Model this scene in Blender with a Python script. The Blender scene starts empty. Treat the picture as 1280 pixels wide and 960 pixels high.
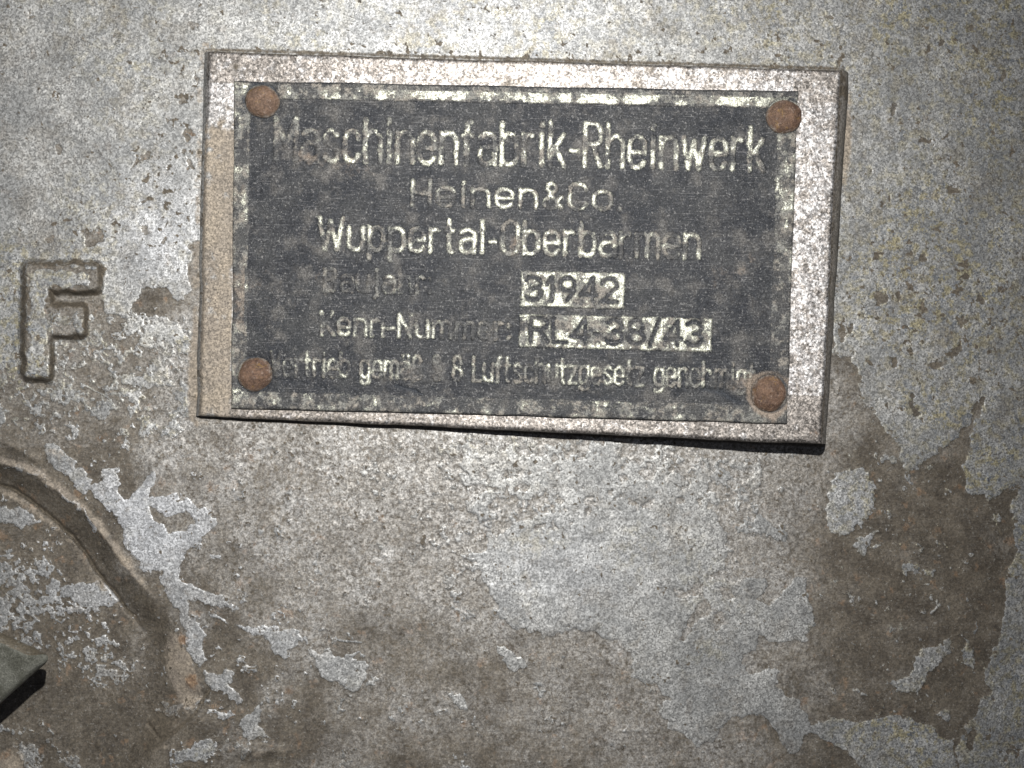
import bpy, math
import numpy as np
from mathutils import Vector

# ------------------------------------------------------------------ scale
S = 0.0002          # metres per drawing unit (u to the right, v down, h towards the viewer)
D = 1500.0          # viewing distance in drawing units
sc = bpy.context.scene
COL = sc.collection

# ------------------------------------------------------------------ camera, world, light, exposure
cam = bpy.data.cameras.new('camera')
cam.sensor_width = 36.0
cam.lens = 18.0 / (640.0 / D)
cam.clip_start = 0.01
cam.clip_end = 10.0
co = bpy.data.objects.new('camera', cam)
COL.objects.link(co)
co.location = (0, -D * S, 0)
co.rotation_euler = (math.radians(90), 0, 0)
sc.camera = co

w = bpy.data.worlds.new('World')
sc.world = w
w.use_nodes = True
w.node_tree.nodes['Background'].inputs[0].default_value = (0.80, 0.84, 1.0, 1)
w.node_tree.nodes['Background'].inputs[1].default_value = 0.10

fl = bpy.data.lights.new('camera_flash', 'SPOT')     # the camera's flash, above the lens
fl.energy = 6.8
fl.color = (1.0, 0.99, 0.98)
fl.shadow_soft_size = 0.0035
fl.spot_size = math.radians(112)
fl.spot_blend = 1.0
fo = bpy.data.objects.new('camera_flash', fl)
COL.objects.link(fo)
FU, FV = 690, 30
fo.location = ((FU - 640) * S, -D * S, (480 - FV) * S)
aim = Vector(((310 - 640) * S, 0, (480 - 390) * S)) - fo.location
fo.rotation_euler = aim.to_track_quat('-Z', 'Y').to_euler()

sc.view_settings.view_transform = 'Standard'
sc.view_settings.look = 'None'
sc.view_settings.exposure = 0.0
sc.view_settings.gamma = 1.0
sc.view_settings.use_curve_mapping = False

# ------------------------------------------------------------------ numeric helpers
def ss(a, b, x):
    t = np.clip((x - a) / (b - a), 0, 1)
    return t * t * (3 - 2 * t)

def vn(u, v, scale, seed):
    """smooth value noise, -1..1"""
    r = np.random.RandomState(seed).rand(256, 256).astype(np.float32) * 2 - 1
    x = u / scale + 71.3 + seed * 3.17
    y = v / scale + 39.7 + seed * 5.31
    xi = np.floor(x).astype(np.int32); yi = np.floor(y).astype(np.int32)
    fx = x - xi; fy = y - yi
    fx = fx * fx * (3 - 2 * fx); fy = fy * fy * (3 - 2 * fy)
    x0 = xi & 255; x1 = (xi + 1) & 255; y0 = yi & 255; y1 = (yi + 1) & 255
    return ((r[y0, x0] * (1 - fx) + r[y0, x1] * fx) * (1 - fy) +
            (r[y1, x0] * (1 - fx) + r[y1, x1] * fx) * fy).astype(np.float32)

def fbm(u, v, scale, seed, octv=4, rough=0.55):
    t = 0; a = 1.0; n = 0.0
    for k in range(octv):
        t = t + a * vn(u, v, scale / 2 ** k, seed + k * 11); n += a; a *= rough
    return t / n * 1.6

def sd_poly(U, V, pts, reach=14.0):
    """signed distance (positive inside), clamped at -reach outside"""
    out = np.full(U.shape, -reach, np.float32)
    p = np.array(pts, np.float32)
    m = ((U > p[:, 0].min() - reach) & (U < p[:, 0].max() + reach) &
         (V > p[:, 1].min() - reach) & (V < p[:, 1].max() + reach))
    if not m.any():
        return out
    x = U[m]; y = V[m]
    d = np.full(x.shape, 1e9, np.float32); ins = np.zeros(x.shape, bool)
    n = len(p)
    for i in range(n):
        ax, ay = p[i]; bx, by = p[(i + 1) % n]
        dx, dy = bx - ax, by - ay
        L = dx * dx + dy * dy + 1e-9
        t = np.clip(((x - ax) * dx + (y - ay) * dy) / L, 0, 1)
        d = np.minimum(d, (x - ax - t * dx) ** 2 + (y - ay - t * dy) ** 2)
        if ay != by:
            c = ((ay > y) != (by > y)) & (x < (bx - ax) * (y - ay) / (by - ay) + ax)
            ins ^= c
    d = np.sqrt(d)
    out[m] = np.maximum(np.where(ins, d, -d), -reach)
    return out

def sd_line(U, V, pts):
    d = np.full(U.shape, 1e9, np.float32)
    for (ax, ay), (bx, by) in zip(pts[:-1], pts[1:]):
        dx, dy = bx - ax, by - ay
        L = dx * dx + dy * dy + 1e-9
        t = np.clip(((U - ax) * dx + (V - ay) * dy) / L, 0, 1)
        d = np.minimum(d, (U - ax - t * dx) ** 2 + (V - ay - t * dy) ** 2)
    return np.sqrt(d)

def blob(U, V, cx, cy, rx, ry=None, ang=0.0):
    ry = ry or rx
    c, s_ = math.cos(ang), math.sin(ang)
    x = ((U - cx) * c + (V - cy) * s_) / rx; y = (-(U - cx) * s_ + (V - cy) * c) / ry
    return np.exp(-(x * x + y * y))

def view_pos(u, v, h):
    """point whose foot lies where the sight line to (u, v) meets height h"""
    k = (D - h) / D
    return np.stack([(u - 640) * S * k, -h * S + 0 * u, (480 - v) * S * k], -1)

def true_pos(u, v, h):
    return np.stack([(u - 640) * S, -h * S + 0 * u, (480 - v) * S], -1)

# ------------------------------------------------------------------ object helpers
def tag(o, label=None, cat=None, group=None, kind=None):
    if label: o['label'] = label
    if cat: o['category'] = cat
    if group: o['group'] = group
    if kind: o['kind'] = kind
    return o

def empty(name, loc):
    o = bpy.data.objects.new(name, None)
    o.empty_display_size = 0.01
    COL.objects.link(o); o.location = loc
    return o

def off(o):
    """world location of a parent chain made of pure translations"""
    v = Vector(o.location)
    while o.parent:
        o = o.parent; v += Vector(o.location)
    return v

def link(name, me, mat, parent, centre=None):
    """link a mesh given in world coordinates under its parent, origin at its own centre"""
    c = Vector(centre) if centre is not None else Vector((0, 0, 0))
    o = bpy.data.objects.new(name, me)
    COL.objects.link(o)
    me.materials.append(mat)
    if parent:
        o.parent = parent
        o.location = c - off(parent)
    else:
        o.location = c
    return o

def raw_mesh(name, P, quads, attrs, centre):
    me = bpy.data.meshes.new(name)
    P = P - np.asarray(centre)
    nf = len(quads)
    me.vertices.add(len(P)); me.vertices.foreach_set('co', P.astype(np.float32).ravel())
    me.loops.add(nf * 4); me.loops.foreach_set('vertex_index', quads.astype(np.int32).ravel())
    me.polygons.add(nf)
    me.polygons.foreach_set('loop_start', np.arange(0, nf * 4, 4, dtype=np.int32))
    me.polygons.foreach_set('loop_total', np.full(nf, 4, np.int32))
    me.polygons.foreach_set('use_smooth', np.ones(nf, bool))
    for k, a in attrs.items():
        at = me.attributes.new(k, 'FLOAT', 'POINT')
        at.data.foreach_set('value', a.astype(np.float32).ravel())
    me.update(calc_edges=True)
    return me

def grid_split(P, attrs, labels):
    """P (H,W,3); labels (H-1,W-1) ints, <0 = no face. yields label -> (verts, quads, attrs)"""
    H, W = P.shape[:2]
    idx = np.arange(H * W).reshape(H, W)
    q = np.stack([idx[:-1, :-1], idx[1:, :-1], idx[1:, 1:], idx[:-1, 1:]], -1).reshape(-1, 4)
    lab = labels.ravel()
    order = np.argsort(lab, kind='stable')
    sl = lab[order]
    res = {}
    us, st = np.unique(sl, return_index=True)
    en = list(st[1:]) + [len(sl)]
    PF = P.reshape(-1, 3)
    for l, a, b in zip(us, st, en):
        if l < 0: continue
        f = q[order[a:b]]
        vs, inv = np.unique(f.ravel(), return_inverse=True)
        res[int(l)] = (PF[vs], inv.reshape(-1, 4), {k: x.ravel()[vs] for k, x in attrs.items()})
    return res

# ------------------------------------------------------------------ node helpers
class NT:
    def __init__(self, name):
        self.m = bpy.data.materials.new(name); self.m.use_nodes = True
        self.t = self.m.node_tree; self.t.nodes.clear()
        self.out = self.t.nodes.new('ShaderNodeOutputMaterial')
        self.b = self.t.nodes.new('ShaderNodeBsdfPrincipled')
        self.t.links.new(self.b.outputs[0], self.out.inputs[0])
        g = self.t.nodes.new('ShaderNodeNewGeometry')
        self.pos = self.vmul(g.outputs['Position'], (1 / S, 1 / S, 1 / S))   # in drawing units
    def set(self, sock, v):
        if hasattr(v, 'is_linked') or isinstance(v, bpy.types.NodeSocket): self.t.links.new(v, sock)
        else: sock.default_value = v
    def vmul(self, a, vec):
        n = self.t.nodes.new('ShaderNodeVectorMath'); n.operation = 'MULTIPLY'
        self.set(n.inputs[0], a); n.inputs[1].default_value = vec
        return n.outputs[0]
    def attr(self, name):
        n = self.t.nodes.new('ShaderNodeAttribute'); n.attribute_name = name
        return n.outputs['Fac']
    def math(self, op, a, b=0.0, clamp=False):
        n = self.t.nodes.new('ShaderNodeMath'); n.operation = op; n.use_clamp = clamp
        self.set(n.inputs[0], a); self.set(n.inputs[1], b)
        return n.outputs[0]
    def noise(self, size, detail=3, rough=0.55, vec=None, dist=0.0):
        n = self.t.nodes.new('ShaderNodeTexNoise')
        self.set(n.inputs['Vector'], vec if vec is not None else self.pos)
        n.inputs['Scale'].default_value = 1.0 / size
        n.inputs['Detail'].default_value = detail; n.inputs['Roughness'].default_value = rough
        n.inputs['Distortion'].default_value = dist
        return n.outputs['Fac']
    def vor(self, size, out='Color', feature='F1'):
        n = self.t.nodes.new('ShaderNodeTexVoronoi'); n.feature = feature
        self.set(n.inputs['Vector'], self.pos); n.inputs['Scale'].default_value = 1.0 / size
        return n.outputs[out]
    def step(self, x, a, b, lo=0.0, hi=1.0):
        n = self.t.nodes.new('ShaderNodeMapRange'); n.interpolation_type = 'SMOOTHSTEP'
        self.set(n.inputs[0], x)
        for i, v in zip((1, 2, 3, 4), (a, b, lo, hi)): n.inputs[i].default_value = v
        return n.outputs[0]
    def mix(self, f, a, b, mode='MIX'):
        n = self.t.nodes.new('ShaderNodeMix'); n.data_type = 'RGBA'; n.blend_type = mode
        self.set(n.inputs[0], f)
        for sck, v in ((n.inputs[6], a), (n.inputs[7], b)):
            if isinstance(v, tuple): sck.default_value = (*v, 1.0)
            else: self.set(sck, v)
        return n.outputs[2]
    def mixf(self, f, a, b):
        n = self.t.nodes.new('ShaderNodeMix'); n.data_type = 'FLOAT'
        self.set(n.inputs[0], f); self.set(n.inputs[2], a); self.set(n.inputs[3], b)
        return n.outputs[0]
    def bump(self, height, strength, dist, normal=None):
        n = self.t.nodes.new('ShaderNodeBump')
        self.set(n.inputs['Height'], height); self.set(n.inputs['Strength'], strength)
        n.inputs['Distance'].default_value = dist * S
        if normal is not None: self.t.links.new(normal, n.inputs['Normal'])
        return n.outputs[0]
    def scale(self, col, f):
        """multiply a colour by a value"""
        n = self.t.nodes.new('ShaderNodeVectorMath'); n.operation = 'SCALE'
        self.set(n.inputs[0], col); self.set(n.inputs['Scale'], f)
        return n.outputs[0]

def mat_housing():
    k = NT('weathered_cast_metal')
    sd = k.attr('paint'); dirt = k.attr('dirt'); tan = k.attr('tan'); lich = k.attr('lichen')
    thin = k.attr('thin'); metal = k.attr('metal')
    edge = k.math('ADD', sd, k.math('MULTIPLY', k.math('SUBTRACT', k.noise(5, 4, 0.7), 0.5), 7.0))
    pm = k.step(edge, -0.45, 0.45)
    # coated areas
    p = k.mix(k.step(k.noise(60, 4, 0.6), 0.35, 0.68), (0.245, 0.246, 0.238), (0.345, 0.342, 0.325))
    fresh_and_glare = k.attr('fresh_and_glare')
    p = k.mix(fresh_and_glare, p, k.mix(k.step(k.noise(30, 4, 0.6), 0.35, 0.65), (0.385, 0.39, 0.395), (0.475, 0.48, 0.485)))
    p = k.mix(k.math('MULTIPLY', k.math('MULTIPLY', lich, 0.85), k.step(k.noise(12, 5, 0.65), 0.46, 0.62), True), p, (0.30, 0.265, 0.155))
    p = k.mix(k.math('MULTIPLY', k.math('MULTIPLY', lich, 1.2), k.step(k.noise(8, 5, 0.7), 0.53, 0.64), True), p, (0.185, 0.195, 0.205))
    p = k.mix(k.math('MULTIPLY', k.step(k.noise(17, 5, 0.72), 0.54, 0.68), 0.5), p, (0.22, 0.20, 0.175))
    p = k.mix(k.math('MULTIPLY', k.math('MULTIPLY', k.step(k.noise(48, 6, 0.7), 0.50, 0.66), 0.5), k.math('SUBTRACT', 1.0, fresh_and_glare, True)), p, (0.20, 0.185, 0.16))
    # bare areas
    streak = k.noise(1.0, 4, 0.65, k.vmul(k.pos, (1 / 16, 1 / 16, 1 / 2.4)))
    b = k.mix(k.step(k.noise(34, 5, 0.62), 0.34, 0.66), (0.062, 0.050, 0.035), (0.118, 0.099, 0.073))
    b = k.mix(k.math('MULTIPLY', k.math('MULTIPLY', k.step(streak, 0.42, 0.72), k.math('MULTIPLY', k.step(k.noise(70, 3), 0.4, 0.6, 0.25, 1.0), k.math('ADD', thin, 0.22, True))), 0.85), b, (0.25, 0.23, 0.20))
    b = k.mix(k.math('MULTIPLY', k.step(k.noise(55, 5, 0.7), 0.52, 0.66), 0.6), b, (0.055, 0.044, 0.030))
    b = k.mix(k.math('MULTIPLY', k.step(k.noise(4.2, 5, 0.8), 0.57, 0.66), 0.6), b, (0.30, 0.29, 0.265))
    b = k.mix(k.math('MULTIPLY', k.step(k.noise(20, 3), 0.6, 0.72), 0.5), b, (0.19, 0.115, 0.062))
    tn = k.math('MULTIPLY', thin, k.step(k.noise(6, 5, 0.8), 0.34, 0.60), True)
    b = k.mix(tn, b, k.mix(k.step(k.noise(38, 5, 0.65), 0.38, 0.62), (0.30, 0.285, 0.26), (0.38, 0.37, 0.35)))
    c = k.mix(pm, b, p)
    # fine bright metal on the machined pad
    m = k.mix(k.step(k.noise(8, 5, 0.7), 0.42, 0.62), (0.44, 0.428, 0.415), (0.30, 0.28, 0.265))
    grime = k.attr('grime')
    gm = k.step(k.math('ADD', k.noise(15, 6, 0.72), k.math('MULTIPLY', k.math('SUBTRACT', grime, 0.5), 0.45)), 0.50, 0.60)
    m = k.mix(k.math('MULTIPLY', gm, 0.8), m, (0.20, 0.178, 0.155))
    m = k.mix(k.math('MULTIPLY', k.step(k.noise(4.5, 5, 0.8), 0.55, 0.63), 0.75), m, (0.15, 0.128, 0.11))
    m = k.scale(m, k.step(k.vor(2.6), 0.1, 0.9, 0.55, 1.45))
    c = k.mix(metal, c, m)
    # dirt in creases, tan dust
    tan_m = k.step(k.math('ADD', tan, k.math('MULTIPLY', k.math('SUBTRACT', k.noise(9, 5, 0.7), 0.5), 0.9)), 0.28, 0.62)
    tan_c = k.mix(k.step(k.noise(26, 3), 0.35, 0.65), (0.255, 0.215, 0.165), (0.205, 0.175, 0.14))
    c = k.mix(tan_m, c, tan_c)
    rust = k.attr('rust')
    rm = k.step(k.math('ADD', rust, k.math('MULTIPLY', k.math('SUBTRACT', k.noise(7, 6, 0.8), 0.5), 1.7)), 0.35, 0.8)
    c = k.mix(k.math('MULTIPLY', rm, 0.8), c, k.mix(k.step(k.noise(5, 4, 0.7), 0.4, 0.6), (0.15, 0.085, 0.045), (0.215, 0.135, 0.075)))
    d_m = k.step(k.math('ADD', dirt, k.math('MULTIPLY', k.math('SUBTRACT', k.noise(6, 4, 0.7), 0.5), 0.8)), 0.3, 0.75)
    c = k.mix(d_m, c, (0.085, 0.070, 0.050))
    # granular skin; flash glints are put into the colour as bright grains
    g1 = k.math('ADD', k.math('MULTIPLY', k.vor(1.9), 0.45), k.math('MULTIPLY', k.noise(2.6, 3, 0.75), 0.55)); g2 = k.noise(5.0, 4, 0.8)
    amp = k.math('MAXIMUM', k.math('MAXIMUM', pm, tn), metal)
    gv = k.step(k.noise(60, 4, 0.6), 0.38, 0.62)
    gl = 0.55; gh = 1.75
    c = k.scale(c, k.mixf(k.math('MULTIPLY', amp, k.mixf(gv, 0.55, 1.0)), k.step(g1, 0.25, 0.75, 0.72, 1.30), k.step(g1, 0.27, 0.78, gl, gh)))
    c = k.scale(c, k.step(g2, 0.32, 0.68, 0.76, 1.26))
    k.set(k.b.inputs['Base Color'], c)
    cover = k.math('MAXIMUM', k.math('MAXIMUM', tan_m, d_m), rm)
    clean = k.math('SUBTRACT', 1.0, cover, True)
    bright = k.math('MAXIMUM', k.math('MAXIMUM', k.math('MULTIPLY', pm, 0.72), k.math('MULTIPLY', tn, 0.75)), metal)
    bright = k.math('MAXIMUM', bright, 0.30)
    k.set(k.b.inputs['Metallic'], k.math('MULTIPLY', k.math('MULTIPLY', bright, clean), 0.85))
    k.set(k.b.inputs['Roughness'], k.mixf(k.math('MULTIPLY', bright, clean), 0.75, 0.51))
    n1 = k.bump(pm, 0.5, 1.5)
    n2 = k.bump(k.noise(9, 4, 0.65), 0.25, 1.5, n1)
    n3 = k.bump(k.vor(2.2), k.math('ADD', 0.15, k.math('MULTIPLY', bright, 0.45)), 1.0, n2)
    k.t.links.new(n3, k.b.inputs['Normal'])
    return k.m

def mat_plate():
    k = NT('worn_enamelled_nameplate')
    sd = k.attr('raised'); vis = k.attr('vis'); tan = k.attr('tan'); dark = k.attr('gouge')
    jig = k.math('MULTIPLY', k.math('SUBTRACT', k.noise(4.2, 4, 0.8), 0.5), 8.0)
    rm = k.step(k.math('ADD', sd, jig), -1.1, 1.1)
    f = k.mix(k.step(k.noise(45, 5, 0.6), 0.36, 0.66), (0.021, 0.023, 0.027), (0.041, 0.042, 0.043))
    scr = k.noise(1.0, 4, 0.65, k.vmul(k.pos, (1 / 34, 1 / 34, 1 / 1.5)))
    f = k.mix(k.math('MULTIPLY', k.step(scr, 0.56, 0.70), 0.5), f, (0.21, 0.205, 0.20))
    sp = k.noise(3.4, 4, 0.8)
    f = k.mix(k.math('MULTIPLY', k.step(sp, 0.55, 0.70), 0.5), f, (0.27, 0.26, 0.245))
    f = k.mix(k.math('MULTIPLY', k.step(k.math('ADD', k.noise(34, 6, 0.72), k.math('MULTIPLY', tan, 0.14)), 0.50, 0.70), 0.5), f, (0.15, 0.14, 0.125))
    # raised metal: dull oxide, bright where rubbed
    chip = k.step(k.math('ADD', k.noise(5.2, 5, 0.8), k.math('MULTIPLY', k.math('SUBTRACT', vis, 0.5), 0.50)), 0.485, 0.585)
    r = k.mix(k.step(k.noise(13, 4, 0.6), 0.4, 0.62), (0.175, 0.172, 0.155), (0.215, 0.195, 0.165))
    faint = k.step(k.math('ADD', k.noise(10, 4, 0.7), k.math('MULTIPLY', k.math('SUBTRACT', vis, 0.5), 0.25)), 0.38, 0.54, 0.12, 1.0)
    r = k.mix(faint, f, r)
    r = k.mix(chip, r, k.mix(k.step(k.noise(9, 3), 0.4, 0.65), (0.47, 0.47, 0.385), (0.32, 0.32, 0.275)))
    c = k.mix(rm, f, r)
    tm = k.step(k.math('ADD', tan, k.math('MULTIPLY', k.math('SUBTRACT', k.noise(7, 5, 0.7), 0.5), 0.9)), 0.3, 0.75)
    c = k.mix(k.math('MULTIPLY', tm, 0.8), c, (0.25, 0.20, 0.155))
    c = k.mix(dark, c, (0.03, 0.034, 0.04))
    g1 = k.noise(1.7, 2, 0.7)
    c = k.scale(c, k.step(g1, 0.30, 0.72, 0.5, 1.6))
    k.set(k.b.inputs['Base Color'], c)
    br = k.math('MULTIPLY', rm, chip)
    k.set(k.b.inputs['Metallic'], k.math('MULTIPLY', br, 0.55))
    k.set(k.b.inputs['Roughness'], k.mixf(br, 0.62, 0.42))
    k.b.inputs['Specular IOR Level'].default_value = 0.22
    n1 = k.bump(br, 0.4, 0.9)
    n2 = k.bump(k.noise(5, 4, 0.7), 0.35, 1.6, n1)
    n3 = k.bump(k.noise(1.9, 2, 0.6), k.mixf(br, 0.35, 0.7), 1.1, n2)
    k.t.links.new(n3, k.b.inputs['Normal'])
    return k.m

def mat_rust():
    k = NT('rusted_rivet')
    n = k.noise(13, 5, 0.65)
    c = k.mix(k.step(n, 0.38, 0.62), (0.080, 0.046, 0.032), (0.150, 0.088, 0.056))
    c = k.mix(k.step(k.noise(300, 2), 0.4, 0.6, 0.0, 0.45), c, (0.17, 0.12, 0.085))
    c = k.mix(k.math('MULTIPLY', k.step(k.noise(9, 4, 0.7), 0.57, 0.68), 0.6), c, (0.22, 0.135, 0.045))
    c = k.mix(k.math('MULTIPLY', k.step(k.noise(5, 4, 0.7), 0.54, 0.68), 0.7), c, (0.24, 0.18, 0.145))
    c = k.mix(k.attr('rim'), c, k.mix(k.step(k.noise(5, 3), 0.4, 0.6), (0.12, 0.09, 0.065), (0.25, 0.22, 0.19)))
    c = k.scale(c, k.step(k.noise(2.2, 3, 0.7), 0.28, 0.72, 0.6, 1.35))
    k.set(k.b.inputs['Base Color'], c)
    k.b.inputs['Roughness'].default_value = 0.75
    k.b.inputs['Specular IOR Level'].default_value = 0.3
    n2 = k.bump(k.noise(6, 4, 0.7), 0.7, 3.0)
    n3 = k.bump(k.noise(2, 2, 0.7), 0.5, 1.2, n2)
    k.t.links.new(n3, k.b.inputs['Normal'])
    return k.m

def mat_lug():
    k = NT('grey_green_cast_lug')
    c = k.mix(k.step(k.noise(22, 5, 0.62), 0.38, 0.62), (0.075, 0.075, 0.058), (0.130, 0.130, 0.108))
    c = k.mix(k.step(k.math('ADD', k.attr('flank'), k.math('MULTIPLY', k.math('SUBTRACT', k.noise(9, 4), 0.5), 0.7)), 0.35, 0.65), c, (0.095, 0.080, 0.056))
    c = k.mix(k.math('MULTIPLY', k.step(k.noise(7, 4, 0.7), 0.57, 0.68), 0.6), c, (0.21, 0.205, 0.18))
    c = k.scale(c, k.step(k.noise(2, 3, 0.7), 0.28, 0.72, 0.65, 1.3))
    k.set(k.b.inputs['Base Color'], c)
    k.b.inputs['Roughness'].default_value = 0.62
    k.b.inputs['Metallic'].default_value = 0.25
    n2 = k.bump(k.noise(7, 4, 0.7), 0.5, 2.5)
    n3 = k.bump(k.noise(2, 2, 0.7), 0.4, 1.2, n2)
    k.t.links.new(n3, k.b.inputs['Normal'])
    return k.m

M_HOUSE, M_PLATE, M_RUST, M_LUG = mat_housing(), mat_plate(), mat_rust(), mat_lug()

# ------------------------------------------------------------------ drawn outlines
PAD = [(259, 63), (1052, 87), (1028, 556), (249, 521)]        # corners tl tr br bl
PLATE = [(294, 102), (997, 115), (983, 529), (290, 510)]

COAT_TOP = [(-160, -160), (1440, -160), (1440, 1120), (1190, 1120), (1195, 960), (1200, 930), (1205, 910), (1220, 895),
            (1228, 860), (1235, 830), (1248, 792), (1255, 760), (1258, 730), (1260, 705), (1270, 695), (1266, 660), (1267, 630),
            (1270, 605), (1260, 607), (1247, 612), (1235, 627), (1230, 620), (1210, 615), (1205, 595), (1207, 570), (1220, 540), (1222, 517),
            (1208, 534), (1190, 550), (1176, 566), (1160, 575), (1148, 586), (1137, 587), (1125, 570), (1120, 545), (1105, 530),
            (1095, 517), (1080, 510), (1077, 490), (1068, 470), (1066, 440), (1052, 450), (1040, 430), (1030, 300), (600, 200), (240, 300),
            (236, 364), (223, 376), (208, 361), (181, 358), (166, 385), (163, 397), (136, 397), (127, 373),
            (128, 335), (34, 330), (30, 440), (0, 462), (-160, 480)]
COATS = [
 [(52, 560), (66, 557), (87, 571), (103, 588), (118, 606), (128, 600), (131, 584), (147, 588), (151, 610), (154, 626), (160, 621), (175, 606), (190, 592),
  (192, 606), (186, 623), (197, 621), (219, 619), (238, 627), (262, 643), (270, 654), (258, 671), (236, 689), (223, 708),
  (228, 728), (258, 739), (289, 754), (298, 761), (280, 759), (245, 748), (232, 750), (234, 763), (249, 783), (258, 794), (252, 803),
  (256, 824), (249, 831), (238, 824), (230, 792), (219, 754), (199, 724), (201, 708), (182, 719), (166, 691), (149, 658),
  (131, 634), (109, 614), (83, 597), (57, 575)],
 [(263, 763), (280, 770), (283, 777), (268, 772)],
 [(289, 776), (324, 785), (350, 792), (372, 787), (377, 798), (359, 820), (346, 813), (328, 796), (302, 785)],
 [(254, 838), (271, 846), (290, 858), (306, 877), (289, 879), (284, 868), (280, 864), (263, 859)],
 [(289, 886), (269, 894), (280, 899), (298, 890)],
 [(302, 897), (330, 883), (326, 908), (337, 925), (306, 921), (300, 908)],
 [(214, 943), (236, 934), (258, 921), (267, 929), (263, 947), (236, 953), (219, 953)],
 [(-20, 634), (0, 634), (39, 636), (50, 652), (26, 660), (0, 649), (-20, 650)],
 [(74, 741), (92, 728), (118, 728), (136, 737), (149, 757), (123, 759), (96, 754)],
 [(267, 811), (276, 808), (274, 816)],
 [(280, 833), (289, 842), (287, 853), (271, 855)],
 [(263, 693), (278, 695), (276, 702), (265, 700)],
 [(388, 812), (409, 815), (428, 822), (451, 812), (440, 825), (463, 831), (459, 848), (442, 864), (413, 852), (392, 831)],
 [(386, 704), (399, 692), (397, 703)],
 [(624, 810), (640, 814), (659, 831), (645, 841), (630, 827)],
 [(557, 862), (574, 866), (590, 887), (570, 881)],
 [(601, 722), (597, 697), (612, 676), (640, 655), (680, 640), (713, 633), (780, 636), (830, 632), (885, 622), (900, 640), (912, 668), (910, 685), (907, 710), (885, 722),
  (905, 728), (955, 720), (960, 735), (945, 748), (965, 755), (985, 735), (1005, 720), (1010, 750), (1022, 770), (1005, 800), (975, 800), (948, 795), (950, 825),
  (975, 840), (967, 855), (995, 875), (1015, 905), (1030, 900), (1085, 900), (1125, 895), (1160, 910), (1180, 920),
  (1195, 930), (1190, 1000), (1080, 990), (1080, 958), (1060, 940), (1010, 915), (995, 942), (980, 935), (970, 910), (940, 890), (905, 900),
  (890, 925), (872, 929), (842, 910), (822, 893), (838, 872), (817, 856), (790, 843), (792, 822), (780, 802),
  (747, 789), (713, 785), (680, 795), (647, 787), (626, 768), (611, 747)],
 [(1035, 605), (1052, 590), (1075, 587), (1095, 600), (1102, 620), (1085, 645), (1060, 672), (1040, 672), (1030, 650)],
 [(1067, 672), (1095, 665), (1092, 680), (1080, 700), (1067, 690)],
 [(935, 635), (950, 630), (966, 652), (990, 665), (985, 677), (955, 670), (940, 665)],
 [(1110, 850), (1130, 850), (1145, 825), (1160, 810), (1187, 797), (1190, 815), (1165, 840), (1145, 867), (1125, 867)],
 [(1205, 790), (1220, 825), (1217, 840), (1205, 825)],
 [(1170, 892), (1190, 890), (1187, 902)],
 [(1218, 776), (1223, 790), (1219, 795)],
 [(36, 340), (112, 340), (112, 357), (60, 360), (57, 392), (66, 404), (60, 416), (57, 440), (56, 462), (38, 462)],
 [(66, 392), (92, 394), (90, 404), (68, 404)],
]
BARE = [  # holes in the coat
 [(186, 634), (197, 654), (214, 667), (236, 663), (245, 649), (232, 638), (219, 645), (206, 641)],
 [(842, 735), (862, 728), (882, 727), (878, 745), (858, 748), (846, 744)],
 [(868, 765), (880, 742), (886, 760), (872, 778), (858, 800), (852, 796)],
 [(900, 735), (915, 733), (914, 747), (903, 746)],
 [(928, 822), (948, 815), (958, 832), (945, 843), (931, 838)],
 [(888, 765), (905, 766), (908, 780), (893, 784)],
 [(100, 292), (118, 284), (132, 290), (130, 304), (112, 308)],
]
SPECKS = [(180, 196, 14, 6, -.7), (165, 208, 10, 3, -.9), (75, 186, 8, 10, 0), (235, 168, 9, 5, .3), (186, 252, 12, 3, -.5), (243, 98, 6, 9, 0),
          (182, 288, 8, 6, .6), (204, 298, 5, 9, 0), (60, 300, 10, 4, 0), (240, 205, 7, 12, 0), (228, 122, 6, 8, 0), (1176, 52, 6, 12, .2), (1161, 60, 4, 4, 0),
          (1210, 37, 6, 6, 0), (1118, 138, 6, 10, 0), (1100, 108, 9, 4, 0), (1157, 176, 8, 5, 0), (1242, 168, 6, 5, .5), (1090, 215, 5, 4, 0),
          (1128, 250, 9, 4, 0), (1190, 235, 6, 6, 0), (1152, 320, 12, 6, 0), (1098, 372, 15, 11, .7), (1124, 371, 8, 6, 0), (1226, 376, 12, 9, 0),
          (1135, 408, 6, 8, 0), (1120, 454, 7, 5, 0), (1204, 400, 10, 16, .4), (1240, 410, 5, 14, .7), (1196, 440, 6, 16, .5), (1062, 410, 7, 12, 0), (1050, 422, 6, 6, 0),
          (1066, 470, 9, 14, 0), (1142, 505, 8, 22, -.3), (1205, 345, 7, 5, 0), (40, 20, 9, 4, 0), (1037, 20, 8, 4, 0), (1255, 96, 5, 10, 0), (1172, 455, 22, 6, -.3),
          (240, 30, 5, 5, 0), (1225, 505, 7, 16, .5), (1262, 672, 8, 24, .1), (1230, 862, 10, 12, .3), (1215, 925, 7, 22, .3), (1262, 940, 12, 8, 0)]
F_STROKES = [[(46, 346), (46, 458)], [(46, 347), (110, 347)], [(50, 401), (90, 401)]]
RIM = [(-160, 556), (-60, 562), (0, 576), (31, 586), (52, 598), (79, 618), (98, 633), (117, 651), (135, 674), (158, 706), (180, 735),
       (205, 765), (225, 792), (238, 820), (250, 848), (263, 868), (243, 896), (217, 922), (195, 950), (178, 990), (165, 1120), (-160, 1120)]

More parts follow.
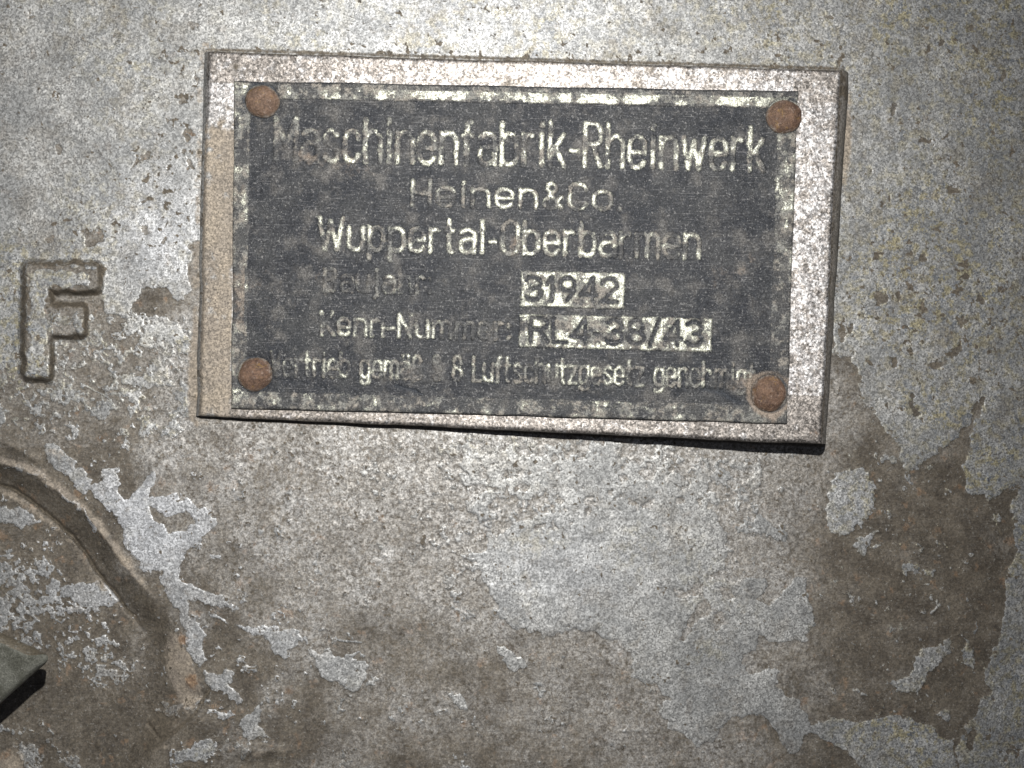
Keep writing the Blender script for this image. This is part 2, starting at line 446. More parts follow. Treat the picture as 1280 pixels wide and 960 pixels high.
# ------------------------------------------------------------------ housing wall
def build_housing(house):
    step = 1.5
    u = np.arange(-140, 1420.1, step, dtype=np.float32); v = np.arange(-130, 1090.1, step, dtype=np.float32)
    U, V = np.meshgrid(u, v)
    n8 = vn(U, V, 11, 1); n8b = vn(U, V, 11, 2); n3 = vn(U, V, 4.5, 3); n3b = vn(U, V, 4.5, 4)
    WU = U + 4.2 * n8 + 2.6 * n3; WV = V + 4.2 * n8b + 2.6 * n3b
    paint = sd_poly(WU, WV, COAT_TOP)
    for p in COATS: paint = np.maximum(paint, sd_poly(WU, WV, p))
    for p in BARE: paint = np.minimum(paint, -sd_poly(WU, WV, p))
    f40 = fbm(U, V, 46, 20, 5, .62); f15 = fbm(U, V, 17, 30, 4, .65); f6 = fbm(U, V, 7, 36, 3, .7)
    # mottled remains of the coat below the letter and inside the recess
    mot = sd_poly(U, V, [(-160, 380), (255, 372), (255, 540), (205, 566), (150, 575), (60, 556), (0, 545), (-160, 540)], 40) / 18
    mot2 = sd_poly(U, V, [(-160, 690), (20, 672), (70, 700), (120, 745), (165, 800), (170, 860), (120, 870), (70, 830), (0, 800), (-160, 790)], 40) / 18
    mot3 = sd_poly(U, V, [(-160, 900), (40, 880), (110, 900), (120, 960), (90, 1100), (-160, 1100)], 40) / 18
    fine = (f6 * .9 + n3 * .55 + f15 * .45 + .5 * f40) * 8 - .6 + (np.clip(mot2, -2, 1) - 1) * 8
    paint = np.maximum(paint, fine)
    fine = (f6 * .8 + n3 * .45 + f15 * .6 + .4 * f40) * 8 - 1.8 + (np.clip(mot, -2, 1) - 1) * 8
    paint = np.maximum(paint, fine)
    mm = np.clip(np.maximum(mot, np.maximum(mot2, mot3)), -2, 1.28)
    paint = np.maximum(paint, (f15 * .8 + f6 * .6 + .35 * f40) * 9 - 3.6 + (mm - 1) * 8)
    # wear freckles: brown dots in the coat, coat flecks on the bare metal
    paint = np.where(paint > 0, np.minimum(paint, 9 - 13 * np.clip(f15 * .75 + f6 * .7 - .22 + .30 * blob(U, V, 226, 170, 34, 130) + .22 * blob(U, V, 1090, 400, 80, 90) + .2 * blob(U, V, 20, 420, 60, 60), 0, 9)), paint)
    fleck = (f6 * 1.0 + f15 * .7 + .3 * f40) * 8 - 8.6 + 3.0 * blob(U, V, 330, 820, 180, 150) + 1.0 * blob(U, V, 1180, 700, 160)
    paint = np.maximum(paint, fleck)
    crest_highlight = sd_line(WU, WV, [(6, 586), (31, 585), (52, 598), (79, 620), (98, 634), (121, 660)])
    paint = np.maximum(paint, 2.2 - crest_highlight * 1.1 + 1.6 * f6)  # thin highlight along the rim crest, painted in coat colour
    for a_, b_ in (((155, 395), (224, 464)), ((126, 438), (143, 451)), ((100, 478), (140, 500)), ((150, 470), (172, 486)), ((420, 800), (452, 803)), ((590, 700), (566, 690))):
        paint = np.maximum(paint, 1.3 - 1.3 * sd_line(U + .6 * n8, V + .6 * n8b, [a_, b_]) + .8 * f6)
    lip = sd_line(WU, WV, [(205, 886), (212, 892), (228, 884), (246, 878)])
    paint = np.maximum(paint, 5 - lip + 2 * f6)  # light caught by the upward-facing lip, painted in coat colour
    m5 = 1.15 * blob(U, V, 730, 606, 190, 62)
    paint = np.maximum(paint, (f15 * .8 + f6 * .6 + f40 * .6) * 9 + (np.minimum(m5, .95) - .62) * 14)
    soft = blob(U, V, 690, 640, 130, 45) + .8 * blob(U, V, 900, 640, 70, 50) + .6 * blob(U, V, 600, 720, 40, 50) + .5 * blob(U, V, 1080, 640, 60, 60)
    paint = paint + np.clip(soft, 0, 1) * (f15 * 8 + f6 * 7 + f40 * 6 - 1.5) * (np.abs(paint) < 14)
    for (cx, cy, rx, ry, an) in SPECKS:
        paint = paint - 13 * np.clip(blob(WU, WV, cx, cy, rx * .85, ry * .85, an) * 1.5 + .5 * f6 * (blob(U, V, cx, cy, rx * 1.6, ry * 1.6) > .3) - .25, 0, 1) * (blob(U, V, cx, cy, rx * 1.7, ry * 1.7, an) > .1)
    # thin greyish bloom over the bare metal, strongest just under the pad and left of it
    thin = np.clip(1.05 - np.clip((V - 610) / 260, 0, 1) * .62, 0, 1) * ss(240, 330, U + V * .2) * (1 - ss(960, 1080, U + 26 * f40))
    thin = thin - .42 * ss(420, 250, U) * ss(560, 600, V) * (1 - 0 * U) + .35 * blob(U, V, 640, 690, 160, 90) + .25 * blob(U, V, 620, 590, 360, 60) + .3 * blob(U, V, 880, 760, 120, 160) + .55 * blob(U, V, 1050, 520, 40, 60) - .3 * blob(U, V, 560, 940, 140, 40)
    thin = np.clip(thin + .46 * f40 - .05, 0.08, 1)
    thin = thin * (1 - .75 * blob(U, V, 1170, 720, 120, 190))
    thin = np.maximum(thin, np.clip(.34 + .3 * f40, 0, 1) * (V < 560) * (U < 260))
    # relief: curved wall
    t = np.clip(U - 200, 0, None)
    h = -15.0 - np.where(U < 1040, t * t * (.1 / 840 / 2), 42 + (U - 1040) * .1 + np.clip(U - 1040, 0, None) ** 2 * (.07 / 240 / 2))
    h = h - np.clip(60 - U, 0, None) ** 2 * .0001
    # recess at lower left
    rs = sd_poly(U + 1.5 * n8, V + 1.5 * n8b, RIM, 60)
    wband = 32 - 6 * ss(-20, 160, -U + 120) + 6 * ss(760, 860, V)
    prof = ss(0, 1, rs / wband)
    fade = 1 - ss(165, 205, U) * ss(730, 780, V)
    h = h + 2.6 * np.exp(-((rs - 1) / 3.5) ** 2) * (1 - ss(720, 760, V)) - 17 * prof * (1 - .55 * blob(U, V, 225, 830, 26, 50))
    groove = np.exp(-((rs - wband - 1.5) / 2.4) ** 2) * fade * (1 - ss(745, 800, V))
    h = h - 6 * groove
    # letter
    fd = np.full(U.shape, 1e9, np.float32)
    near = (U > 0) & (U < 160) & (V > 300) & (V < 500)
    d_ = np.minimum(np.minimum(sd_line(U[near], V[near], F_STROKES[0]), sd_line(U[near], V[near], F_STROKES[1])), sd_line(U[near], V[near], F_STROKES[2]))
    def slab(x0, y0, x1, y1):
        qx = np.abs(U[near] - (x0 + x1) / 2) - (x1 - x0) / 2 + 2.5; qy = np.abs(V[near] - (y0 + y1) / 2) - (y1 - y0) / 2 + 2.5
        return -(np.hypot(np.maximum(qx, 0), np.maximum(qy, 0)) + np.minimum(np.maximum(qx, qy), 0)) + 2.5
    fd[near] = np.maximum(np.maximum(slab(34, 333, 60, 470), slab(34, 333, 121, 361)), slab(34, 385, 102, 416))
    fd[~near] = -60
    fdn = fd + 1.6 * n8 + .6 * n3
    h = h + 16 * ss(-10.5, 0.5, fdn)
    # small cast swellings
    h = h + 8 * blob(U, V, 326, 939, 26, 8) + 5 * blob(U, V, 250, 905, 14, 18, .7)
    line2 = sd_line(U, V, [(262, 862), (243, 893), (218, 915), (200, 925), (186, 905)])
    h = h - 3 * np.exp(-(line2 / 2.0) ** 2)
    cr = sd_line(U, V, [(-30, 540), (-4, 548), (20, 560), (44, 574)]); h = h + 3 * np.exp(-(cr / 5) ** 2)
    # sheet relief and coat thickness
    h = h + .8 * ss(-1, 1.2, paint) + 1.1 * fbm(U, V, 90, 50, 3) + .30 * f15 + .14 * f6
    # attributes
    padd = sd_poly(U, V, PAD, 60)
    padd = np.where(padd > -60, padd, -60)
    dirt = .70 * np.exp(-((padd + 1) / np.where(U < 262, 2.4, 3.6)) ** 2)
    dirt = dirt + (.74 + .25 * f15) * np.exp(-((fdn + 4.8) / 6.0) ** 2) * near
    dirt = dirt + 1.0 * groove + .8 * np.exp(-(line2 / 2.4) ** 2)
    dirt = dirt + .27 * ss(2, 12, rs) * (1 - ss(wband - 4, wband + 3, rs)) + .30 * ss(165, 210, U) * ss(730, 760, V) * (rs > 0) * (1 - ss(200, 240, U))
    pocket = blob(U, V, 228, 830, 20, 42)
    dirt = dirt * (1 - .85 * pocket)
    dirt = dirt + .34 * blob(U, V, 190, 740, 26, 22) + .3 * blob(U, V, 150, 900, 60, 60)
    dirt = dirt + .55 * blob(U, V, 85, 398, 16, 14)
    dens = .02 + .26 * blob(U, V, 228, 170, 32, 120) + .22 * blob(U, V, 112, 300, 40, 26) + .20 * blob(U, V, 190, 250, 50, 60) + .20 * blob(U, V, 1110, 380, 90, 110) \
        + .22 * blob(U, V, 1210, 400, 60, 80) + .12 * blob(U, V, 1160, 130, 110, 130) + .16 * blob(U, V, 700, 72, 500, 22) + .12 * blob(U, V, 60, 380, 80, 60)
    pit = ss(.50, .72, f6 * .62 + n3 * .30 + .22 * f15 + dens)
    dirt = dirt + .8 * pit
    tan = (.42 + .16 * f15) * np.exp(-((padd + 7) / 8) ** 2) * (U < 262) + .70 * blob(U, V, 1058, 175, 9, 85, .045) + .4 * blob(U, V, 243, 470, 14, 60)
    tan = tan + .50 * ss(-16, -3, rs) * (1 - ss(0, 8, rs)) * (V > 560) * (1 - ss(720, 760, V)) * (paint < 3)
    tan = tan + 1.1 * ss(-2, 8, rs) * (1 - ss(wband - 8, wband + 6, rs)) * blob(U, V, 230, 832, 26, 52)
    tan = tan + .42 * (np.exp(-((rs - wband - 9) / 7) ** 2)) * (V < 740) * (U < 150)
    tan = tan + .7 * blob(U, V, 15, 955, 26, 30) + .5 * blob(U, V, 326, 944, 22, 6) + .4 * blob(U, V, 208, 936, 12, 8) + .3 * blob(U, V, 60, 560, 60, 20, .4)
    tan = tan + .28 * blob(U, V, 130, 460, 60, 30) + .25 * f40 * (V > 560)
    tan = np.clip(tan, 0, 1.2)
    rust = .85 * blob(U, V, 240, 852, 12, 12) + .5 * blob(U, V, 226, 800, 6, 12) + .5 * blob(U, V, 232, 800, 10, 8) + .5 * blob(U, V, 246, 500, 5, 22) + .55 * blob(U, V, 5, 945, 14, 12)
    rust = rust + .5 * blob(U, V, 270, 880, 12, 10) + .42 * blob(U, V, 300, 925, 22, 8) + .32 * blob(U, V, 200, 735, 24, 16) + .5 * blob(U, V, 915, 78, 8, 3)
    rust = rust + .45 * blob(U, V, 1265, 385, 6, 6) + .3 * blob(U, V, 400, 930, 60, 30)
    lich = .38 + .45 * fbm(U, V, 70, 60, 3) + .30 * ss(1040, 1150, U) + .45 * blob(U, V, 1150, 500, 55, 45) + .35 * blob(U, V, 1110, 350, 120, 90) + .3 * blob(U, V, 1200, 30, 90, 60) + .3 * blob(U, V, 20, 400, 30, 80) + .3 * blob(U, V, 1100, 920, 80, 30)
    lich = lich - .5 * ss(540, 600, V) * (U < 1010) * (1 - .0 * U) - .25 * (U < 260) * (V < 300)
    lich = np.clip(lich, 0, 1)
    fresh_and_glare = 1.1 * blob(U, V, 175, 650, 110, 85) + .45 * blob(U, V, 300, 800, 110, 80) + .65 * blob(U, V, 205, 300, 60, 80) + .40 * blob(U, V, 690, 710, 110, 60) + .3 * blob(U, V, 1070, 630, 40, 50) + .4 * blob(U, V, 250, 930, 60, 40) + .35 * blob(U, V, 80, 760, 90, 60) + .4 * blob(U, V, 560, 30, 200, 50)  # fresher coat; the last blob paints the highlight at top centre
    attrs = dict(paint=paint, dirt=np.clip(dirt, 0, 1.2), tan=tan, rust=np.clip(rust, 0, 1), lichen=lich, thin=thin, metal=np.zeros_like(U), fresh_and_glare=np.clip(fresh_and_glare, 0, 1), grime=np.zeros_like(U))
    P = view_pos(U, V, h)
    # split into the parts of the casting
    c = lambda a: (a[:-1, :-1] + a[1:, 1:]) * .5
    lab = np.zeros((len(v) - 1, len(u) - 1), np.int32)
    lab[c(fd) > -9] = 1
    rc = c(rs)
    lab[(rc > -1)] = 2
    lab[(rc > c(wband) + 2)] = 3
    lab[sd_poly(c(U), c(V), PAD, 60) > 26] = -1
    names = {0: ('housing_wall', None), 1: ('raised_letter', 'raised cast letter F with grime around its edges'),
             2: ('recess_rim', 'curved brown sloping rim around the recess'), 3: ('recess_floor', 'sunken mottled brown and silver floor inside the curved rim')}
    for l, (P_, q, at) in grid_split(P, attrs, lab).items():
        ctr = P_.mean(0)
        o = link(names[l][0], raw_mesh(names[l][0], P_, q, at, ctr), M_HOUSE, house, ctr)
        if names[l][1]: o['label'] = names[l][1]
    return u, v, h

def bilin(A, B, quad):
    (x0, y0), (x1, y1), (x2, y2), (x3, y3) = quad
    return ((1 - A) * (1 - B) * x0 + A * (1 - B) * x1 + A * B * x2 + (1 - A) * B * x3,
            (1 - A) * (1 - B) * y0 + A * (1 - B) * y1 + A * B * y2 + (1 - A) * B * y3)

# ------------------------------------------------------------------ raised pad under the nameplate
def build_pad(house):
    Wd, Hd = 790.0, 465.0
    K = 12
    depth = 95.0
    a = np.concatenate([np.linspace(-K, -1, K), np.arange(0, Wd + .1, 2.0), Wd + np.linspace(1, K, K)]).astype(np.float32)
    b = np.concatenate([np.linspace(-K, -1, K), np.arange(0, Hd + .1, 2.0), Hd + np.linspace(1, K, K)]).astype(np.float32)
    A, B = np.meshgrid(a, b)
    ca = np.clip(A, 0, Wd); cb = np.clip(B, 0, Hd)
    u, v = bilin(ca / Wd, cb / Hd, PAD)
    oa = A - ca; ob = B - cb                       # outside offset -K..K
    dep = np.maximum(np.abs(oa), np.abs(ob)) / K
    dep = (dep ** 1.3) * depth
    wr = 10.5 - 5.5 * (cb / Hd)
    lr = wr * (1 - np.exp(-dep / 7.0)) + .27 * dep
    la = np.where(oa > 0, lr, np.where(oa < 0, 5 * (1 - np.exp(-dep / 5.0)) + .33 * dep, 0)) * np.minimum(np.abs(oa) / np.maximum(np.maximum(np.abs(oa), np.abs(ob)), 1e-6), 1)
    lb = np.where(ob > 0, 0.015, np.where(ob < 0, .10, 0)) * dep
    u = u + np.sign(oa) * la; v = v + np.sign(ob) * lb
    # wandering edge
    ed = np.minimum(np.minimum(ca, Wd - ca), np.minimum(cb, Hd - cb))
    wv = 1 - ss(0, 30, ed)
    nu, nv = 1.0 * fbm(u, v, 42, 70, 4), .9 * fbm(u, v, 38, 80, 4)
    u = u + nu * wv; v = v + nv * wv
    f15 = fbm(u, v, 15, 90, 4, .65)
    r = 4.5
    rnd = -(r - np.sqrt(np.clip(r * r - np.clip(r - ed, 0, r) ** 2, 0, None)))
    h = rnd * 1.0 - dep + .5 * fbm(u, v, 60, 95, 3) + .35 * f15
    # slight raised worn lip at the right and bottom
    h = h + 2.2 * ss(0, 16, cb - (Hd - 40)) * 0
    f40 = fbm(u, v, 50, 99, 4, .6)
    tan = (.62 - .25 * ss(390, 440, cb) + .35 * f15) * (1 - ss(34, 42, ca)) * ss(70, 150, cb + 40 * f40 + 20 * f15) + .15 + .28 * f40 * (cb < 60) + .25 * (cb > Hd - 60) * (1 - ca / Wd)
    tan = tan * (dep < 1) + .25 * (dep >= 1)
    rust = .5 * blob(u, v, 1018, 540, 10, 10) + .35 * blob(u, v, 925, 395, 10, 10) + .2 * blob(u, v, 700, 78, 300, 14) * (f15 > .2)
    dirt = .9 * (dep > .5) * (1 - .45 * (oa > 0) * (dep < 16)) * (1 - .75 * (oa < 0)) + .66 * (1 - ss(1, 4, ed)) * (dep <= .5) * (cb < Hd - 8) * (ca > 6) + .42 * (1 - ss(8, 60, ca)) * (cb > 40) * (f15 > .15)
    dirt = dirt + .30 * ss(.0, .6, f15) * (cb < 38) + .45 * blob(u, v, 300, 85, 16, 10)
    metal = (1 - .75 * (1 - ss(30, 44, ca)) * ss(60, 150, cb + 25 * f40)) * (dep < 1)
    paint = np.full(u.shape, -8.0, np.float32) + 9.5 * (ca < 50)
    attrs = dict(paint=paint, dirt=np.clip(dirt, 0, 1), tan=np.clip(tan, 0, 1.1), rust=np.clip(rust, 0, 1), lichen=np.zeros_like(u),
                 thin=np.full(u.shape, .9), metal=np.clip(metal, 0, 1), fresh_and_glare=np.zeros_like(u),
                 grime=np.clip(.36 * (cb < 42) * (1 - .45 * ss(300, 700, ca)) + .45 * (cb > Hd - 60) + .18 * (ca > Wd - 60) + .36, 0, 1))
    P = true_pos(u, v, h)
    lab = np.zeros((len(b) - 1, len(a) - 1), np.int32)
    for l, (P_, q, at) in grid_split(P, attrs, lab).items():
        ctr = P_.mean(0)
        link('mounting_pad', raw_mesh('mounting_pad', P_, q, at, ctr), M_HOUSE, house, ctr)['label'] = 'raised rectangular metal pad carrying the nameplate'

# ------------------------------------------------------------------ lettering, single-line strokes
X = .72
def arc(cx, cy, rx, ry, a0, a1, n=9):
    return [(cx + rx * math.cos(math.radians(a0 + (a1 - a0) * i / n)), cy + ry * math.sin(math.radians(a0 + (a1 - a0) * i / n))) for i in range(n + 1)]
def stadium(x0, y0, x1, y1, r=.5):
    ry = min((y1 - y0) / 2, .24)
    cx = (x0 + x1) / 2; rx = (x1 - x0) / 2
    return arc(cx, y1 - ry, rx, ry, 0, 180) + arc(cx, y0 + ry, rx, ry, 180, 360) + [(x1, y1 - ry)]
G = {
 'M': (1.35, [[(0, 0), (0, 1), (.5, .35), (1, 1), (1, 0)]]),
 'R': (1.05, [[(0, 0), (0, 1), (.6, 1)] + arc(.6, .76, .4, .24, 90, -90) + [(0, .52)], [(.5, .52), (1, 0)]]),
 'H': (1.1, [[(0, 0), (0, 1)], [(1, 0), (1, 1)], [(0, .5), (1, .5)]]),
 'C': (1.05, [arc(.5, .74, .5, .26, 10, 180) + arc(.5, .26, .5, .26, 180, 350)]),
 'W': (1.7, [[(0, 1), (.25, 0), (.5, .9), (.75, 0), (1, 1)]]),
 'O': (1.1, [stadium(0, 0, 1, 1)]),
 'B': (1.0, [[(0, 0), (0, 1), (.6, 1)] + arc(.6, .76, .36, .24, 90, -90) + [(0, .52)], [(.6, .52)] + arc(.6, .26, .4, .26, 90, -90) + [(0, 0)]]),
 'K': (1.0, [[(0, 0), (0, 1)], [(.95, 1), (.05, .42)], [(.32, .58), (1, 0)]]),
 'N': (1.1, [[(0, 0), (0, 1), (1, 0), (1, 1)]]),
 'V': (1.05, [[(0, 1), (.5, 0), (1, 1)]]),
 'L': (.85, [[(0, 1), (0, 0), (1, 0)]]),
 'a': (1.0, [[(.06, .62)] + arc(.5, X - .2, .5, .2, 130, 0) + [(1, 0)], [(1, .42), (.4, .42)] + arc(.38, .21, .38, .21, 90, 270) + [(.6, 0), (1, .12)]]),
 's': (.9, [arc(.5, .54, .46, .18, 25, 180) + [(.1, .46), (.9, .27)] + arc(.5, .18, .48, .18, 20, -155)]),
 'c': (.9, [arc(.5, X - .22, .5, .22, 15, 180) + arc(.5, .22, .5, .22, 180, 345)]),
 'h': (1.0, [[(0, 0), (0, 1)], [(0, .5)] + arc(.5, X - .22, .5, .22, 170, 0) + [(1, 0)]]),
 'i': (.2, [[(.5, 0), (.5, X)], [(.5, .93), (.5, 1.0)]]),
 'j': (.35, [[(.6, X), (.6, -.12), (.1, -.24)], [(.6, .93), (.6, 1.0)]]),
 'n': (1.0, [[(0, 0), (0, X)], [(0, .5)] + arc(.5, X - .22, .5, .22, 170, 0) + [(1, 0)]]),
 'e': (1.0, [[(0, .36), (1, .36), (1, X - .22)] + arc(.5, X - .22, .5, .22, 0, 180) + arc(.5, .22, .5, .22, 180, 335)]),
 'f': (.65, [[(.35, 0), (.35, .78)] + arc(.72, .8, .37, .2, 180, 80), [(0, .66), (.9, .66)]]),
 'b': (1.0, [[(0, 1), (0, 0)], stadium(0, 0, 1, X)]),
 'r': (.65, [[(0, 0), (0, X)], [(0, .46)] + arc(.6, X - .22, .6, .22, 175, 60)]),
 'k': (.95, [[(0, 0), (0, 1)], [(.9, X), (.05, .26)], [(.38, .42), (1, 0)]]),
 '-': (.45, [[(0, .36), (1, .36)]]),
 'w': (1.4, [[(0, X), (.25, 0), (.5, .64), (.75, 0), (1, X)]]),
 '&': (1.1, [[(1, 0), (.2, .72)] + arc(.42, .8, .24, .2, 190, -20) + [(.1, .34)] + arc(.4, .2, .36, .2, 150, 300) + [(.95, .45)]]),
 'o': (1.05, [stadium(0, 0, 1, X)]),
 '.': (.15, [[(.5, 0), (.5, .05)]]),
 ':': (.15, [[(.5, .05), (.5, .1)], [(.5, .6), (.5, .65)]]),
 'u': (1.0, [[(0, X)] + arc(.5, .22, .5, .22, 180, 360) + [(1, X)], [(1, .3), (1, 0)]]),
 'p': (1.0, [[(0, -.28), (0, X)], stadium(0, 0, 1, X)]),
 't': (.6, [[(.35, 1), (.35, .18)] + arc(.7, .18, .35, .18, 180, 280), [(0, .68), (.9, .68)]]),
 'l': (.2, [[(.5, 1), (.5, 0)]]),
 'm': (1.55, [[(0, 0), (0, X)], [(0, .5)] + arc(.25, X - .2, .25, .2, 170, 0) + [(.5, 0)], [(.5, .5)] + arc(.75, X - .2, .25, .2, 170, 0) + [(1, 0)]]),
 'g': (1.0, [stadium(0, 0, 1, X), [(1, X), (1, -.06)] + arc(.5, -.08, .5, .18, 0, -150)]),
 'ä': (1.0, [[(.06, .62)] + arc(.5, X - .2, .5, .2, 130, 0) + [(1, 0)], [(1, .42), (.4, .42)] + arc(.38, .21, .38, .21, 90, 270) + [(.6, 0), (1, .12)], [(.2, .94), (.2, .98)], [(.8, .94), (.8, .98)]]),
 'ß': (1.0, [[(0, -.1), (0, .78)] + arc(.45, .78, .45, .22, 180, 0) + [(.5, .52)] + arc(.5, .26, .5, .26, 90, -120)]),
 '§': (.85, [arc(.5, .82, .42, .17, 20, 190) + [(.9, .45)] + arc(.5, .4, .42, .14, 0, -90), arc(.5, .6, .42, .14, 90, 180) + [(.1, .55), (.9, .25)] + arc(.5, .14, .42, .17, 0, -160)]),
 'z': (.85, [[(0, X), (1, X), (0, 0), (1, 0)]]),
 '1': (.5, [[(0, .72), (.7, 1), (.7, 0)]]),
 '2': (1.0, [arc(.5, .72, .48, .28, 170, -20) + [(0, 0), (1, 0)]]),
 '3': (1.0, [arc(.45, .75, .48, .25, 150, -90), arc(.45, .27, .53, .27, 85, -150)]),
 '4': (1.05, [[(.78, 0), (.78, 1), (0, .25), (1, .25)]]),
 '8': (1.0, [arc(.5, .76, .42, .24, 0, 360, 14), arc(.5, .26, .5, .26, 0, 360, 14)]),
 '9': (1.0, [arc(.5, .7, .48, .3, 0, 360, 14), [(.98, .7), (.95, .4), (.5, 0)]]),
 '/': (.6, [[(0, -.1), (1, 1.1)]]),
 ' ': (.55, []),
}

def layout(text, a0, a1, base, cap, gap=.42):
    """place every glyph between a0 and a1; returns (char, [polylines in plate coordinates])"""
    tot = sum(G[ch][0] for ch in text) + gap * (len(text) - 1)
    k = (a1 - a0) / tot
    x = a0; out = []
    for ch in text:
        wch, strokes = G[ch]
        pl = [[(x + px * wch * k, base - py * cap) for px, py in st] for st in strokes]
        if strokes: out.append((ch, pl))
        x += (wch + gap) * k
    return out

PW, PH = 695.0, 405.0
LINES = [
 ('Maschinenfabrik-Rheinwerk', 52, 655, 97, 52, 5.8, .46),
 ('Heinen&Co.', 222, 480, 149, 30, 4.8, .50),
 ('Wuppertal-Oberbarmen', 107, 578, 206, 39, 5.2, .46),
 ('Baujahr:', 115, 247, 257, 27, 4.4, .50),
 ('Kenn-Nummer:', 112, 346, 311, 27, 4.6, .50),
 ('Vertrieb gemäß § 8 Luftschutzgesetz genehmigt.', 50, 658, 363, 29, 3.9, .46),
]
FIELDS = [(359, 227, 487, 270, '31942', 365, 478, 262, 28), (358, 280, 597, 320, 'RL4-38/43', 372, 586, 313, 29)]
RIVETS = [(327, 126, 21), (981, 145, 22), (318, 468, 21.5), (962, 492, 22.5)]

def build_plate(plate):
    K = 3
    a = np.concatenate([[-2.4, -1.6, -.8], np.arange(0, PW + .1, 1.0), PW + np.array([.8, 1.6, 2.4])]).astype(np.float32)
    b = np.concatenate([[-2.4, -1.6, -.8], np.arange(0, PH + .1, 1.0), PH + np.array([.8, 1.6, 2.4])]).astype(np.float32)
    A, B = np.meshgrid(a, b)
    ca = np.clip(A, 0, PW); cb = np.clip(B, 0, PH)
    skirt = np.maximum(np.abs(A - ca), np.abs(B - cb)) / 2.4
    sd = np.full(A.shape, -20, np.float32)
    gid = np.zeros(A.shape, np.int32)         # 0 ground, 1 border, 2.. pieces
    # border band: uneven width
    ed = np.minimum(np.minimum(ca - 2, PW - 2 - ca), np.minimum(cb - 2, PH - 2 - cb))
    n = 1.6 * fbm(ca, cb, 26, 110, 4)
    bl = np.minimum(np.minimum(ca - 1, PW - 1 - ca), np.minimum(cb - 3, PH - 1 - cb))
    inner = np.maximum(np.maximum(19 - ca, ca - (PW - 24)), np.maximum(21 - cb, cb - (PH - 21)))
    bsd = np.minimum(inner + n * .6, bl + 1)
    sd = np.maximum(sd, bsd)
    gid[(inner > -1)] = 1
    pieces = [None, ('border', 'border')]
    LU, LV = ca + .7 * vn(ca, cb, 6, 120), cb + .7 * vn(ca, cb, 6, 121)
    def stamp(pl, w, carve=False):
        xs = [p[0] for s_ in pl for p in s_]; ys = [p[1] for s_ in pl for p in s_]
        i0 = max(int(min(xs) - 8) + K, 0); i1 = int(max(xs) + 9) + K
        j0 = max(int(min(ys) - 8) + K, 0); j1 = int(max(ys) + 9) + K
        sl = (slice(j0, j1), slice(i0, i1))
        d = np.full(LU[sl].shape, 1e9, np.float32)
        for s_ in pl: d = np.minimum(d, sd_line(LU[sl], LV[sl], s_))
        return sl, w / 2 - d
    for (x0, y0, x1, y1, txt, t0, t1, base, cap) in FIELDS:
        r = np.minimum(np.minimum(LU - x0, x1 - LU), np.minimum(LV - y0, y1 - LV))
        sd = np.maximum(sd, np.maximum(r, -20))
        k = len(pieces); pieces.append(('number_field', txt)); gid[r > -1.5] = k
        for ch, pl in layout(txt, t0, t1, base, cap, .34):
            sl, g = stamp(pl, 5.6)
            sd[sl] = np.minimum(sd[sl], -g)
            kk = len(pieces); pieces.append(('digit', k)); s_ = gid[sl]; s_[g > -1.2] = kk
    for (txt, t0, t1, base, cap, wd, gp) in LINES:
        for ch, pl in layout(txt, t0, t1, base, cap, gp):
            sl, g = stamp(pl, wd)
            sd[sl] = np.maximum(sd[sl], g)
            kk = len(pieces); pieces.append(('letter', ch)); s_ = gid[sl]; s_[(g > -1.2) & ((s_ == 0) | (g > .2))] = kk
    # how well each part of the relief has kept its bright metal
    U, V = bilin(ca / PW, cb / PH, PLATE)
    f40 = fbm(ca, cb, 48, 130, 4, .6); f15 = fbm(ca, cb, 14, 140, 3, .6)
    vis = .53 + .48 * f15 + .16 * f40
    vis = vis - .50 * blob(ca, cb, 70, 90, 45, 40) - .36 * blob(ca, cb, 105, 80, 40, 30) - .5 * blob(ca, cb, 245, 145, 26, 22)
    vis = vis - .55 * blob(ca, cb, 130, 245, 55, 26) - .25 * blob(ca, cb, 220, 250, 60, 20) - .45 * blob(ca, cb, 300, 305, 50, 18) - .3 * blob(ca, cb, 100, 200, 30, 26)
    vis = vis - .35 * blob(ca, cb, 80, 355, 70, 26) - .8 * blob(ca, cb, 238, 358, 34, 20) - .15 * blob(ca, cb, 500, 360, 200, 30) - .4 * blob(ca, cb, 630, 365, 40, 20)
    vis = vis - .2 * blob(ca, cb, 540, 195, 60, 26) + .04 * blob(ca, cb, 500, 75, 190, 40)
    isf = np.zeros_like(vis)
    for (x0, y0, x1, y1, *_r) in FIELDS: isf = np.maximum(isf, (ca > x0 - 3) * (ca < x1 + 3) * (cb > y0 - 3) * (cb < y1 + 3) * 1.0)
    vis = vis + .10 * (cb > 330) * (cb < 375) + .06 * isf
    onb = (inner > -2)
    visb = .10 + .42 * f15 + .44 * (cb < 19 + 2 * f15) * (cb > 8 + 2 * f15) * ss(40, 260, ca) + .10 * (cb < 22) * (cb > 6) + .16 * (ca < 22) + .08 * (cb > PH - 24) + .22 * (ca > PW - 28) * (cb < 220)
    vis = np.where(onb, visb, vis)
    tan = .25 * f40 + .38 * blob(ca, cb, 90, 95, 60, 20) + .35 * blob(ca, cb, 110, 240, 70, 30) + .4 * blob(ca, cb, 625, 215, 30, 26) + .35 * blob(ca, cb, 480, 155, 20, 14)
    tan = tan + .35 * blob(ca, cb, 235, 358, 34, 14) + .3 * blob(ca, cb, 350, 195, 14, 30) + .45 * blob(ca, cb, 640, 355, 30, 20) + .3 * (ca < 16) * (cb > 120)
    for (ru, rv, rr) in RIVETS:
        dd = np.hypot(U - ru, V - rv)
    tan = tan + .55 * np.exp(-((dd - rr - 3) / 5.5) ** 2) + .3 * blob(U, V, ru + 3, rv + rr + 8, 9, 14)
